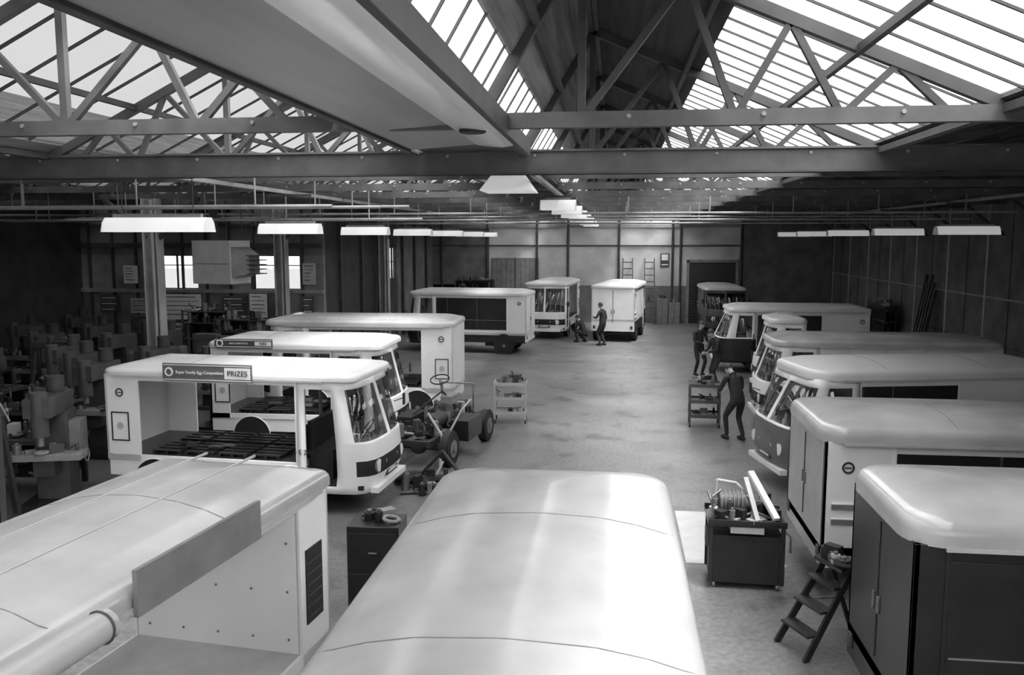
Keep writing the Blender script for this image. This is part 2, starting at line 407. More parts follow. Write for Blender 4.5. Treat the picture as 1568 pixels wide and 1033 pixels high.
# ------------------------------------------------------------ room shell
XL,XR,YB,YF=-18.0,10.7,44.0,-4.0
XM,YP=-9.5,27.0
def simple(name,x0,x1,y0,y1,z0,z1,m):
    b=MB(); b.box(x0,x1,y0,y1,z0,z1,m); return b.obj(name)
simple('floor',XL-.2,XR+.2,YF-.2,YB+.2,-.1,0,FLOOR)
simple('yard_ground',-90,90,-60,120,-.2,-.11,YARD)
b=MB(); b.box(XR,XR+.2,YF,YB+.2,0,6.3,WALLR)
y=0
while y<YB: 
    b.box(XR-.03,XR,y,y+.06,0,5.4,LGREY); b.box(XR-.02,XR,y+1.4,y+1.43,0,5.4,IRON); y+=2.9
b.box(XR-.025,XR,YF,YB,2.6,2.65,IRONL); b.box(XR-.02,XR,YF,YB,1.3,1.33,IRON)
b.obj('wall_right')
b=MB()
b.box(XM-.2,6.3,YB,YB+.2,0,7.2,WALLB); b.box(6.3,XR+.2,YB,YB+.2,0,7.2,WALLM)
b.box(XM,6.3,YB-.02,YB,0,1.9,WALLM); b.box(XM,-6.5,YB-.02,YB,0,4.8,WALLM)
b.obj('wall_back')
b=MB()
for x in (-9,-6.6,-4.0,-2.4,.2,2.9,3.3,6.3): b.cyl((x,YB-.08,0),(x,YB-.08,5.2),.06,IRON,10)
b.box(XM,6.3,YB-.1,YB-.02,4.85,5.0,IRONL); b.box(XM,6.3,YB-.06,YB-.02,3.9,3.97,IRON)
b.obj('trim_1')
b=MB()
b.box(3.75,6.05,YB-.06,YB-.021,0,3.1,DARK)
for k in range(20): b.box(3.78,6.02,YB-.075,YB-.06,.1+k*.15,.12+k*.15,DGREY)
b.box(3.62,3.75,YB-.1,YB-.021,0,3.2,IRONL); b.box(6.05,6.18,YB-.1,YB-.021,0,3.2,IRONL); b.box(3.62,6.18,YB-.1,YB-.021,3.1,3.24,IRONL)
b.obj('door_1')
b=MB()
b.box(-6.4,-3.9,YB-.06,YB-.021,0,3.3,GREY); b.box(-5.18,-5.12,YB-.08,YB-.06,0,3.3,DGREY)
for k in range(10): b.box(-6.35+k*.25,-6.34+k*.25,YB-.07,YB-.06,.05,3.25,DGREY)
b.obj('door_2')
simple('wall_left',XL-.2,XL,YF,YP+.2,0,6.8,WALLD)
b=MB(); fw=[(-8.0,-5.2),(-4.6,-1.8),(-1.2,1.6),(2.2,5.0)]  # unseen windows behind the camera, added to brighten surfaces facing it
b.box(XL,XR,YF-.2,YF,0,1.6,WALLM); b.box(XL,XR,YF-.2,YF,4.9,7.2,WALLM); xs=XL
for a,c in fw: b.box(xs,a,YF-.2,YF,1.6,4.9,WALLM); xs=c
b.box(xs,XR,YF-.2,YF,1.6,4.9,WALLM); b.obj('wall_front')
for i,(a,c) in enumerate(fw):
    b=MB()
    for k in range(5): x=a+(c-a)*k/4; b.box(x-.02,x+.02,YF-.14,YF-.06,1.6,4.9,IRON)
    for z in (1.6,2.4,3.2,4.0,4.87): b.box(a,c,YF-.14,YF-.06,z,z+.03,IRON)
    b.box(a,c,YF-.11,YF-.1,1.6,4.9,ROOFGL)
    b.obj('window_%d'%(i+6))
wins=[(-15.35,-13.85),(-12.0,-10.3)]; ZW0,ZW1=2.62,3.75
b=MB()
b.box(XL,XM,YP,YP+.2,0,ZW0,WALLP); b.box(XL,XM,YP,YP+.2,ZW1,7.0,WALLM)
xs=XL
for a,c in wins: b.box(xs,a,YP,YP+.2,ZW0,ZW1,WALLP); xs=c
b.box(xs,XM,YP,YP+.2,ZW0,ZW1,WALLP)
b.box(XL,XM,YP-.12,YP,2.5,2.62,IRONL); b.box(XL,XM,YP-.1,YP,4.0,4.15,IRON); b.box(XL,XM,YP-.1,YP,4.7,4.78,IRON)
x=XL+.3
while x<XM: b.box(x,x+.07,YP-.08,YP,0,5.4,IRON); x+=.83
b.obj('wall_partition')
for i,(a,c) in enumerate(wins):
    b=MB(); b.box(a,c,YP+.08,YP+.09,ZW0,ZW1,WINGL); n=2
    for k in range(n+1):
        x=a+(c-a)*k/n; b.box(x-.02,x+.02,YP+.05,YP+.12,ZW0,ZW1,IRON)
    for z in (ZW0,ZW1-.35,ZW1-.03): b.box(a,c,YP+.05,YP+.12,z,z+.03,IRON)
    b.obj('window_%d'%(i+1))
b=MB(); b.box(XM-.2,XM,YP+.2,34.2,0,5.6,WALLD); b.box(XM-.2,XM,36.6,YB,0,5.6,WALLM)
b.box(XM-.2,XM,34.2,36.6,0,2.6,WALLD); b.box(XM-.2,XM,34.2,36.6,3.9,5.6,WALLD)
for yy in (28.5,31,33.5,37.2,39.5,42): b.box(XM,XM+.12,yy,yy+.15,0,5.4,IRON)
b.obj('wall_side')
b=MB(); b.box(XM-.11,XM-.1,34.2,36.6,2.6,3.9,WINGL)
for k in range(5): b.box(XM-.14,XM-.06,34.2+k*.6-.02,34.2+k*.6+.02,2.6,3.9,IRON)
b.box(XM-.14,XM-.06,34.2,36.6,3.3,3.33,IRON); b.obj('window_4')

# ------------------------------------------------------------ roof
C=MB(); GL=MB(); BR=MB()
def slope(p,q,y0,y1,glaze,m,sp=.45,gm=None,bw=.02,bd=.022,pg=1.15):
    gm=gm or ROOFGL
    p=Vector((p[0],0,p[1]));q=Vector((q[0],0,q[1])); d=q-p; n=Vector((-d.z,0,d.x)).normalized()
    if n.z<0: n=-n
    def slab(a,c,mm,B,th,up=0):
        A=p+d*a; D=p+d*c
        pr=[(A+n*up),(D+n*up),(D+n*(up+th)),(A+n*(up+th))]
        B.prism([(v.x,v.z) for v in pr],'y',y0,y1,mm)
    ts=[0]+[g for gg in glaze for g in gg]+[1]
    for i in range(0,len(ts),2):
        if ts[i+1]-ts[i]>1e-3: slab(ts[i],ts[i+1],m,C,.05)
    for a,c in glaze:
        slab(a,c,gm,GL,.006,.02)
        y=y0+.05
        while y<y1:
            BR.bar(tuple(p+d*a+n*.015+Vector((0,y,0))),tuple(p+d*c+n*.015+Vector((0,y,0))),bd,bw,IRON); y+=sp
    k=max(2,int(d.length/pg))
    for i in range(k+1):
        A=p+d*(i/k)-n*.05; BR.bar((A.x,y0,A.z),(A.x,y1,A.z),.055,.07,IRON)
slope((-1.15,5.42),(-.3,6.85),YF,YB,[(.04,.30)],BOARDL,sp=.5)
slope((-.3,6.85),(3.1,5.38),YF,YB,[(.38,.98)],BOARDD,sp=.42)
slope((-2.45,5.42),(-5,6.65),YF,20,[(.25,.92)],BOARDL)  # glazing on this unseen slope is added to let in more daylight
slope((-2.45,5.42),(-5,6.65),20,YB,[(.3,.6)],BOARDL)
slope((-5,6.65),(-7.5,5.42),YF,YB,[(.06,.92)],BOARDL,sp=.7,gm=DIRTYGL,bw=.03)
slope((-7.5,5.42),(-10,6.65),YF,YP,[],BOARDL)
slope((-10,6.65),(-12.5,5.42),YF,YP,[(.06,.92)],BOARDL,sp=.7,gm=DIRTYGL,bw=.03)
slope((-12.5,5.42),(-15.2,6.65),YF,YP,[],BOARDL)
slope((-15.2,6.65),(-18,5.42),YF,YP,[(.3,.7)],BOARDL,sp=.75,gm=DIRTYGL)
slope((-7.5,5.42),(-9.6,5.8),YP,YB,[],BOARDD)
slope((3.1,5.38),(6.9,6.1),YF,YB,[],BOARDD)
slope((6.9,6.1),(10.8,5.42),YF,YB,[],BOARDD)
C.obj('ceiling'); GL.obj('window_5'); BR.obj('trim_2')
b=MB(); b.prism([(-12.5,5.3),(-7.5,5.3),(-7.5,5.5),(-10,6.75),(-12.5,5.5)],'y',YP,YP+.1,WALLM); b.obj('wall_gable')
b=MB()
def sc(P,k): return [(x*k,4.3+(z-4.3)*k) for x,z in P]
K=.87
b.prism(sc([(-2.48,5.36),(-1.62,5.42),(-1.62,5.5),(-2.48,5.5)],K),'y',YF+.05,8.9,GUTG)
b.prism(sc([(-2.54,5.33),(-2.46,5.33),(-2.46,5.52),(-2.54,5.52)],K),'y',YF+.05,8.9,IRON)
b.prism(sc([(-1.64,5.42),(-1.6,5.37),(-1.5,5.36),(-1.3,5.34),(-1.18,5.36),(-1.12,5.42),(-1.12,5.52),(-1.64,5.52)],K),'y',YF+.05,8.6,GUTW)
b.prism(sc([(-1.11,5.3),(-1.05,5.3),(-1.05,5.5),(-1.11,5.5)],K),'y',YF+.05,9.2,IRON)
b.prism([(-1.19,5.3),(-1.1,5.3),(-1.1,5.38),(-1.19,5.38)],'y',9.2,YB-.1,IRON)
b.prism([(-2.4,5.37),(-1.2,5.37),(-1.2,5.41),(-2.4,5.41)],'y',YF+.05,YB-.1,IRONM)
b.loft([[( -2.0,12.5,5.0),(-1.2,12.5,5.0),(-1.2,13.4,5.0),(-2.0,13.4,5.0)],[(-1.75,12.75,5.37),(-1.45,12.75,5.37),(-1.45,13.1,5.37),(-1.75,13.1,5.37)]],HOODGLOW)
zc=4.3+(5.345-4.3)*K
b.ring((-1.22,7.3,zc),(0,0,1),.1,.02,BLACK); b.cyl((-1.22,7.3,zc-.012),(-1.22,7.3,zc+.03),.1,BLACK)
b.obj('valley_gutter',bevel=.008)
def truss(y,heavy=False):
    b=MB(); zt=5.3; x0=XL if y<YP else XM; h=.3 if heavy else .13
    zt2=5.24 if heavy else zt
    b.box(x0,XR,y-.05,y+.05,zt2-h/2,zt2+h/2,IRONM if not heavy else DGREY)
    if heavy: b.box(x0,XR,y-.1,y+.1,zt2-h/2,zt2-h/2+.025,IRON); b.box(x0,XR,y-.1,y+.1,zt2+h/2-.025,zt2+h/2,IRONM)
    x=x0+.5
    while x<XR:
        b.cyl((x,y-.065,zt+.02),(x,y-.05,zt+.02),.02,IRONL,6); x+=1.1
    def bay(xa,xp,zp,xb,n1,n2,w=.085,m=IRON):
        zb=5.36
        b.bar((xa,y,zb),(xp,y,zp),w,.1,m); b.bar((xp,y,zp),(xb,y,zb),w,.1,m)
        b.bar((xp,y,zt),(xp,y,zp),w*.8,.07,m)
        for (A,n) in ((xa,n1),(xb,n2)):
            prev=xp
            for k in range(1,n+1):
                t=k/(n+1); xt=xp+(A-xp)*t; zz=zp+(zb-zp)*t
                b.bar((prev,y,zt),(xt,y,zz-.02),w*.7,.06,m)
                nx=xp+(A-xp)*(t+.5/(n+1)); b.bar((xt,y,zz-.02),(nx,y,zt),w*.7,.06,m); prev=nx
    bay(-1.15,-.3,6.8,3.1,0,3)
    bay(-7.5,-5,6.6,-2.45,2,2,m=IRONM)
    if y<YP:
        bay(-12.5,-10,6.6,-7.5,2,2,m=IRONM); bay(-18,-15.2,6.6,-12.5,2,2,m=IRONM)
    b.bar((3.1,y,5.32),(6.9,y,6.0),.07,.08,IRON); b.bar((6.9,y,6.0),(10.7,y,5.35),.07,.08,IRON); b.bar((6.9,y,5.3),(6.9,y,6.0),.05,.05,IRON)
    b.bar((9.6,y,5.28),(10.7,y,4.4),.07,.07,IRON)
    b.obj('roof_truss')
for i,y in enumerate([1.2,7.4,10.7,13.6,16.5,19.4,22.3,25.2,28.1,31,33.9,36.8,39.7,42.6]): truss(y,i==2)
def column(x,y):
    b=MB(); 
    for s in (1,-1): b.box(x+s*.17-.02,x+s*.17+.02,y-.15,y+.15,0,5.24,COLM)
    b.box(x-.15,x+.15,y-.02,y+.02,0,5.24,IRONL); b.box(x-.26,x+.26,y-.24,y+.24,0,.04,IRON)
    b.cyl((x+.06,y-.12,0),(x+.06,y-.12,5.2),.045,COLM,10)
    b.box(x-.3,x+.3,y-.18,y+.18,4.7,4.76,IRON)
    b.bar((x-.15,y,4.3),(x-1.2,y,5.24),.1,.1,IRON); b.bar((x+.15,y,4.3),(x+1.2,y,5.24),.1,.1,IRON)
    b.obj('steel_column',bevel=.006)
column(-11,19.3); column(-10.6,26.2); column(-9.1,33.0); column(-11,9.8)
def lamp(x,y,z,yaw=0,top=5.16,L=1.5):
    b=MB()
    b.prism([(-.17,-.11),(-.13,.02),(-.06,.09),(.06,.09),(.13,.02),(.17,-.11),(.16,-.11),(.05,.0),(-.05,.0),(-.16,-.11)],'x',-L/2,L/2,HOODGLOW)
    for s in (1,-1): b.prism([(-.17,-.11),(-.13,.02),(-.06,.09),(.06,.09),(.13,.02),(.17,-.11)],'x',s*L/2-.012,s*L/2+.012,WHITE)
    for s in (1,-1): b.cyl((-L/2+.03,s*.05,-.045),(L/2-.03,s*.05,-.045),.019,TUBE,8)
    b.box(-L/2+.1,L/2-.1,-.04,.04,.09,.14,GREY)
    for s in (1,-1): b.cyl((s*L*.35,0,.12),(s*L*.35,0,top-z),.008,IRON,6)
    b.box(-L*.37,L*.37,-.02,.02,top-z-.04,top-z,IRON)
    b.obj('fluorescent_lamp',loc=(x,y,z),rot=yaw)
for y in (11.3,16.2,21.3,26.5,32,37.2,41.5): lamp(-6.35,y,4.5,L=1.5 if y<12 else 1.2)
for y in (11.3,16.2,21.5,26.5,32,37.2,41.5): lamp(8.3,y,4.5,L=1.4)
for y in (17.3,20.5,24,28,32.5,37,41): lamp(-1.15,y,4.98,L=.7)
b=MB()
for x in (-6.35,8.3,-1.15): b.box(x-.04,x+.04,10.8,43.5,5.162,5.225,IRONL)
b.obj('cable_trunking')
b=MB()
for y,z in ((12.4,4.78),(15,4.86),(17.2,4.95),(18.4,4.72),(20.6,4.9),(23.2,4.8),(26,4.95),(29.3,4.82),(34.8,4.9)):
    x0=-17.8 if y<YP else -9.3
    b.cyl((x0,y,z),(-4.2 if y<20 else 9.0,y,z),.028,IRONL,8)
    x=x0+1
    while x<(-4.2 if y<20 else 9): b.cyl((x,y,z),(x,y,5.36),.015,IRONL,6); x+=1.9
b.obj('conduit_pipes')

# ------------------------------------------------------------ workshop props
PALD=(BLACK,DGREY,IRON,DARK,GREY,IRON,BLACK,IRONL,STEEL,DGREY,LGREY,GREY,DGREY)
def clutter(b,x0,x1,y0,y1,z,n,hmax=.25,pal=PALD):
    for i in range(n):
        x=random.uniform(x0,x1);y=random.uniform(y0,y1);k=random.random();m=random.choice(pal)
        s=random.uniform(.04,.12)
        M=Matrix.Translation((x,y,z))@Matrix.Rotation(random.uniform(0,3),4,'Z')
        if k<.33: b.box(-s,s,-s*.6,s*.6,0,random.uniform(.04,hmax),m,M)
        elif k<.68:
            h=random.uniform(.05,hmax); b.cyl((x,y,z),(x,y,z+h),s*.6,m,10); b.cyl((x,y,z+h),(x,y,z+h+.03),s*.3,STEEL,8)
        elif k<.83:
            a=random.uniform(0,3.1); b.cyl((x,y,z+.03),(x+.25*math.cos(a),y+.2*math.sin(a),z+random.uniform(.03,hmax*1.1)),.018,m,8)
        else: b.ring((x,y,z+.03),(random.uniform(-.5,.5),0,1),.09,.025,m,14,6)
def trolley(x,y,rot,w=.75,d=.55,h=.92,mm=LGREY):
    b=MB()
    for sx in (1,-1):
        for sy in (1,-1):
            X=sx*(w/2-.02);Y=sy*(d/2-.02); b.box(X-.02,X+.02,Y-.02,Y+.02,.1,h,mm)
            b.cyl((X-.015,Y,.05),(X+.015,Y,.05),.05,BLACK,12); b.box(X-.02,X+.02,Y-.015,Y+.015,.05,.12,STEEL)
    for z in (.22,.56,h-.02):
        b.box(-w/2,w/2,-d/2,d/2,z,z+.025,mm)
        for s in (1,-1): b.box(-w/2,w/2,s*d/2-.008,s*d/2+.008,z,z+.07,mm); b.box(s*w/2-.008,s*w/2+.008,-d/2,d/2,z,z+.07,mm)
    clutter(b,-w/2+.1,w/2-.1,-d/2+.1,d/2-.1,h,18,.22); clutter(b,-w/2+.12,w/2-.12,-d/2+.1,d/2-.1,.585,6,.15); clutter(b,-w/2+.12,w/2-.12,-d/2+.1,d/2-.1,.245,5,.15)
    b.obj('tool_trolley',loc=(x,y,0),rot=rot)
trolley(-2.4,19.6,R(4)); trolley(2.1,19.75,R(-3),.7,.6,.95,DGREY)
b=MB(); w,d,h=.9,.62,.84
b.box(-w/2+.02,w/2-.02,-d/2+.02,d/2,.08,h-.16,BLACK)
for sx in (1,-1):
    for sy in (1,-1):
        b.box(sx*(w/2-.02)-.025,sx*(w/2-.02)+.025,sy*(d/2-.02)-.025,sy*(d/2-.02)+.025,.08,h,DARK)
        b.cyl((sx*.38-.015,sy*.24,.045),(sx*.38+.015,sy*.24,.045),.045,STEEL,12)
b.box(-w/2-.02,w/2+.02,-d/2-.02,d/2+.02,h-.03,h,DARK); b.box(-.2,.2,-d/2-.012,d/2,h-.12,h-.04,LGREY)
for s in (1,-1): b.box(-w/2-.02,w/2+.02,s*(d/2+.02)-.01,s*(d/2+.02)+.01,h,h+.05,DARK)
b.box(-w/2-.04,-w/2,-.3,-.1,h-.3,h-.1,IRON)
b.cyl((-.32,.05,h+.16),(.0,.07,h+.16),.15,DGREY,20); b.cyl((.0,.07,h+.16),(.08,.07,h+.16),.1,STEEL,16); b.cyl((.08,.07,h+.16),(.18,.07,h+.16),.025,STEEL,10)
for k in range(6): b.ring((-.29+k*.05,.05,h+.16),(1,0,0),.152,.008,IRONL,20,4)
b.box(-.3,-.02,-.12,.12,h,h+.05,IRON)
b.box(-.04,.04,0,.75,0,.05,WHITE,Matrix.Translation((.34,-.28,h+.05))@Euler((R(35),0,R(25))).to_matrix().to_4x4())
b.box(-.03,.03,0,.6,0,.03,LGREY,Matrix.Translation((.12,-.28,h+.03))@Euler((R(45),0,R(15))).to_matrix().to_4x4())
b.ring((.2,-.1,h+.1),(.3,-1,.2),.1,.02,BLACK); clutter(b,-.4,.4,-.26,.26,h,44,.24,PALD+(LGREY,STEEL,WHITE))
b.tube([(-.4,-.2,h),(-.42,-.22,h+.3),(-.3,-.1,h+.36)],.015,STEEL); b.tube([(.44,-.1,h-.1),(.55,-.12,h-.2),(.55,-.12,h-.4)],.015,STEEL)
b.tube([(-.38,.1,h),(-.34,.12,h+.42),(-.1,.15,h+.38),(.1,.1,h+.2)],.022,LGREY)
b.obj('tool_cabinet',loc=(1.66,10.6,0),rot=R(-2),bevel=.003)
b=MB(); b.box(1.0,2.3,11.1,13.3,0,.006,LGREY); b.obj('dust_sheet')  # brightly lit floor, painted in as a thin pale slab
b=MB(); b.box(-.3,.3,-.45,.45,.05,.6,DGREY); b.box(-.33,.33,-.48,.48,.6,.66,GREY)
for i in range(3):
    for j in range(4):
        b.box(-.27+i*.18,-.12+i*.18,-.42+j*.21,-.24+j*.21,.66,.78,BLACK); b.cyl((-.2+i*.18,-.33+j*.21,.78),(-.2+i*.18,-.33+j*.21,.8),.02,LGREY,8)
for s in (1,-1): b.tube([(s*.3,-.2,.35),(s*.36,-.2,.35),(s*.36,.2,.35),(s*.3,.2,.35)],.012,STEEL)
for sx in (1,-1):
    for sy in (1,-1): b.box(sx*.22-.05,sx*.22+.05,sy*.35-.05,sy*.35+.05,0,.06,BLACK)
b.obj('battery_crate',loc=(-2.0,8.1,0),rot=R(-8),bevel=.005)
b=MB(); b.box(-.3,.3,-.25,.25,0,1.05,DARK); b.box(-.27,.27,-.262,-.25,.1,.5,BLACK); b.box(-.27,.27,-.262,-.25,.55,.98,BLACK); b.box(-.05,.05,-.28,-.262,.74,.76,STEEL); clutter(b,-.2,.2,-.15,.15,1.05,6,.15)
b.obj('steel_locker',loc=(-2.7,9.3,0),rot=R(3),bevel=.006)
b=MB()
for s in (1,-1):
    b.bar((-.02,s*.24,0),(.55,s*.2,.9),.03,.07,BLACK); b.bar((.95,s*.24,0),(.58,s*.2,.88),.025,.05,BLACK)
for k in range(3):
    t=(k+1)/3.8; b.box(.57*t-.12-.02,.57*t+.05-.02,-.22,.22,.9*t,.9*t+.025,DARK)
b.box(.4,.72,-.22,.22,.88,.92,DARK); clutter(b,.45,.68,-.15,.15,.92,8,.16)
b.bar((.3,.21,.45),(.85,.22,.4),.015,.015,STEEL); b.obj('step_ladder',loc=(1.9,8.75,0),rot=R(25))
b=MB() # stripped chassis
for s in (1,-1):
    b.box(-1.5,1.5,s*.36-.04,s*.36+.04,.42,.54,IRON)
    for wx in (-1.1,1.05): wheel(b,wx,s*.72,.34,.18)
for wx in (-1.1,1.05): b.cyl((wx,-.7,.34),(wx,.7,.34),.05,IRON); b.ball((wx,0,.34),(.15,.17,.15),IRON)
for x in (-1.4,-.6,.1,.8,1.4): b.box(x-.04,x+.04,-.4,.4,.44,.52,IRON)
b.box(-.5,.3,-.8,-.42,.35,.75,DARK); b.box(-.5,.3,.42,.8,.35,.75,BLACK)
b.box(.3,.95,-.25,.25,.54,.9,DGREY); b.box(.35,.9,-.12,.12,.9,1.05,IRONL); b.cyl((.25,0,.72),(.3,0,.72),.22,STEEL,20)
for k in range(4): b.cyl((.4+k*.13,.25,.8),(.4+k*.13,.42,.74),.03,IRONL,8)
b.cyl((-.5,0,.66),(.1,0,.66),.15,IRON,18)
b.cyl((1.0,.25,.5),(.65,.25,1.35),.02,IRONL); b.ring((.65,.25,1.35),(-.4,0,1),.2,.014,BLACK)
b.tube([(1.2,-.3,.54),(1.2,-.3,1.2),(.9,.3,1.25),(1.2,.4,.54)],.02,STEEL); b.tube([(-.9,-.5,.5),(-.6,-.7,1.0),(.2,-.6,1.05)],.02,LGREY)
b.tube([(-1.5,-.6,.05),(-1.15,-.5,.6),(-1.1,-.2,1.0)],.025,LGREY); b.tube([(-.2,.5,.75),(.4,.1,1.15),(.9,-.2,.6)],.018,BLACK)
clutter(b,-1.3,1.3,-.4,.4,.54,60,.4)
b.obj('stripped_chassis',loc=(-3.5,16.7,0),rot=R(80))
b=MB(); clutter(b,-.6,.6,-.5,.5,.0,30,.3); b.ring((0.1,0,.08),(0,0,1),.28,.08,BLACK,24,8); b.ring((-.45,.3,.08),(0,.1,1),.28,.08,BLACK,24,8)
b.tube([(-.5,-.5,.02),(.5,-.2,.03),(.6,.4,.02)],.02,BLACK); b.tube([(-.4,.4,.05),(.1,.2,.6),(.6,.0,.05)],.03,IRON); b.obj('spare_parts_pile',loc=(-3.05,14.1,0))
def bench(x,y,rot,L=2.0):
    b=MB(); b.box(-L/2,L/2,-.38,.38,.82,.9,DGREY)
    for sx in (1,-1):
        for sy in (1,-1): b.box(sx*(L/2-.08)-.04,sx*(L/2-.08)+.04,sy*.3-.04,sy*.3+.04,0,.82,DARK)
    b.box(-L/2+.1,L/2-.1,-.32,.32,.25,.28,DARK); b.box(-L/2+.1,L/2-.1,.3,.32,.28,.82,DARK); b.box(-.3,.3,-.36,.3,.5,.82,DARK); b.box(-.08,.08,-.38,-.36,.7,.72,STEEL)
    b.box(L/2-.4,L/2-.2,-.4,-.15,.9,1.0,IRON); b.box(L/2-.4,L/2-.2,-.5,-.44,.95,1.08,IRON); b.box(L/2-.4,L/2-.2,-.4,-.34,.95,1.08,IRON); b.cyl((L/2-.3,-.65,.99),(L/2-.3,-.35,.99),.015,STEEL); b.cyl((L/2-.38,-.63,.99),(L/2-.22,-.63,.99),.008,STEEL)
    clutter(b,-L/2+.1,L/2-.1,-.3,.3,.9,44,.45); clutter(b,-L/2+.2,L/2-.2,-.25,.25,.28,22,.35)
    b.obj('workbench',loc=(x,y,0),rot=rot)
def drill(x,y,rot):
    b=MB(); b.box(-.25,.3,-.22,.22,0,.08,IRON); b.cyl((-.1,0,.08),(-.1,0,1.75),.07,IRON,16)
    b.box(-.05,.35,-.2,.2,.95,.99,IRON); b.cyl((-.1,0,.9),(-.1,0,1.02),.1,IRON); b.box(-.25,.3,-.13,.13,1.5,1.78,DGREY); b.box(-.3,.32,-.15,.15,1.78,1.92,DGREY)
    b.cyl((-.28,0,1.45),(-.28,0,1.8),.1,DGREY,16); b.cyl((.18,0,1.25),(.18,0,1.5),.04,STEEL); b.cyl((.18,0,1.13),(.18,0,1.25),.015,STEEL)
    for k in range(3):
        a=k*2.09; b.cyl((.15,.14,1.62),(.15+.22*math.cos(a),.18,1.62+.22*math.sin(a)),.01,STEEL); b.ball((.15+.22*math.cos(a),.18,1.62+.22*math.sin(a)),.025,BLACK)
    clutter(b,.0,.3,-.15,.15,.99,5,.15); b.obj('pillar_drill',loc=(x,y,0),rot=rot,bevel=.005)
def lathe(x,y,rot):
    b=MB(); b.box(-.95,-.45,-.25,.25,0,.75,DARK); b.box(.5,.95,-.25,.25,0,.75,DARK); b.box(-1,1,-.2,.2,.75,.92,DGREY); b.box(-.45,.5,.1,.2,.1,.75,DARK)
    b.box(-1,-.5,-.22,.22,.92,1.35,DGREY); b.cyl((-.5,0,1.15),(-.4,0,1.15),.14,STEEL,20); b.cyl((-.4,0,1.15),(.5,0,1.15),.03,STEEL)
    b.box(.6,.85,-.12,.12,.92,1.22,GREY); b.cyl((.45,0,1.15),(.95,0,1.15),.04,STEEL); b.ring((.98,0,1.15),(1,0,0),.08,.01,STEEL)
    b.box(-.15,.15,-.26,.24,.92,1.0,IRON); b.box(-.06,.06,-.2,.05,1.0,1.12,STEEL); b.ring((0,-.3,.95),(0,1,0),.07,.01,STEEL); b.box(-1,1,.22,.25,.8,1.4,IRONM)
    b.cyl((-.2,.2,1.3),(-.2,.2,1.8),.015,STEEL); b.ball((-.2,.1,1.8),(.07,.09,.06),LGREY)
    b.obj('lathe',loc=(x,y,0),rot=rot,bevel=.006)
def mill(x,y,rot):
    b=MB(); b.box(-.4,.4,-.45,.5,0,.14,DARK); b.box(-.25,.25,.0,.45,.14,1.55,DGREY); b.box(-.2,.2,-.5,.5,1.55,1.85,DGREY)
    b.cyl((0,-.4,1.25),(0,-.4,1.95),.13,DGREY,18); b.cyl((0,-.4,1.1),(0,-.4,1.25),.05,STEEL,12); b.box(-.16,.16,-.35,0,.6,.85,IRON); b.box(-.6,.6,-.5,-.15,.88,.98,IRONL)
    for s in (1,-1): b.ring((s*.64,-.32,.93),(1,0,0),.1,.012,STEEL); 
    b.cyl((0,.3,1.85),(0,.3,2.1),.14,IRON,16); b.box(.25,.42,.05,.4,.8,1.4,GREY); clutter(b,-.5,.5,-.45,-.2,.98,8,.15)
    b.obj('milling_machine',loc=(x,y,0),rot=rot,bevel=.008)
def rack(x,y,rot,w=1.6,h=2.1):
    b=MB()
    for sx in (1,-1):
        for sy in (1,-1): b.box(sx*w/2-.02,sx*w/2+.02,sy*.2-.02,sy*.2+.02,0,h,IRON)
    for z in (.2,.7,1.2,1.7,h-.05): b.box(-w/2,w/2,-.22,.22,z,z+.03,IRON); clutter(b,-w/2+.12,w/2-.12,-.12,.12,z+.03,20,.4 if z<h-.2 else .25)
    b.box(-w/2,w/2,.2,.21,.2,h,DARK)
    b.obj('storage_rack',loc=(x,y,0),rot=rot)
def aframe(x,y,rot):
    b=MB()
    for s in (1,-1):
        b.bar((s*.5,-.3,0),(s*.42,0,1.75),.08,.08,IRON); b.bar((s*.5,.3,0),(s*.42,0,1.75),.08,.08,IRON); b.bar((s*.5,-.35,.04),(s*.5,.35,.04),.08,.08,IRON)
    b.bar((-.5,0,1.75),(.5,0,1.75),.14,.16,DGREY); b.bar((-.46,0,.8),(.46,0,.8),.16,.12,IRON); b.cyl((0,0,1.15),(0,0,1.7),.06,STEEL,14); b.cyl((0,0,1.7),(0,0,1.95),.09,DGREY,14)
    b.tube([(.1,0,1.9),(.45,-.1,1.95),(.6,-.1,1.6)],.015,STEEL); clutter(b,-.35,.35,-.06,.06,.87,8,.2); clutter(b,-.4,.4,-.3,.3,0,24,.55)
    b.obj('workshop_press',loc=(x,y,0),rot=rot)
def bottle(x,y,rot):
    b=MB()
    for s in (1,-1):
        b.cyl((s*.13,0,.12),(s*.13,0,1.3),.11,DGREY if s>0 else GREY,18); b.ball((s*.13,0,1.3),(.11,.11,.1),DGREY if s>0 else GREY); b.cyl((s*.13,0,1.38),(s*.13,0,1.5),.03,STEEL)
        b.cyl((s*.28,.12,.13),(s*.31,.12,.13),.13,BLACK,16); b.bar((s*.2,.13,.1),(s*.2,.2,1.25),.025,.025,IRONL)
    b.box(-.28,.28,-.14,.16,.08,.12,IRON); b.bar((-.2,.2,1.25),(.2,.2,1.25),.03,.03,IRONL); b.ring((.0,-.13,.8),(0,1,.1),.15,.03,BLACK,20,6)
    b.obj('gas_bottle_trolley',loc=(x,y,0),rot=rot)
kinds=[mill,lathe,drill,bench,aframe,mill,bottle,rack]
i=0
for yy in (15.6,17.8,20.2,22.4,24.8):
    for xx in (-10.2,-12.4,-14.6,-16.8):
        if abs(yy-20.2)<.1 and xx==-12.4: xx=-12.6
        k=kinds[(i*3+i//4)%8]; i+=1
        k(xx,yy,R(random.choice((0,4,-5))))
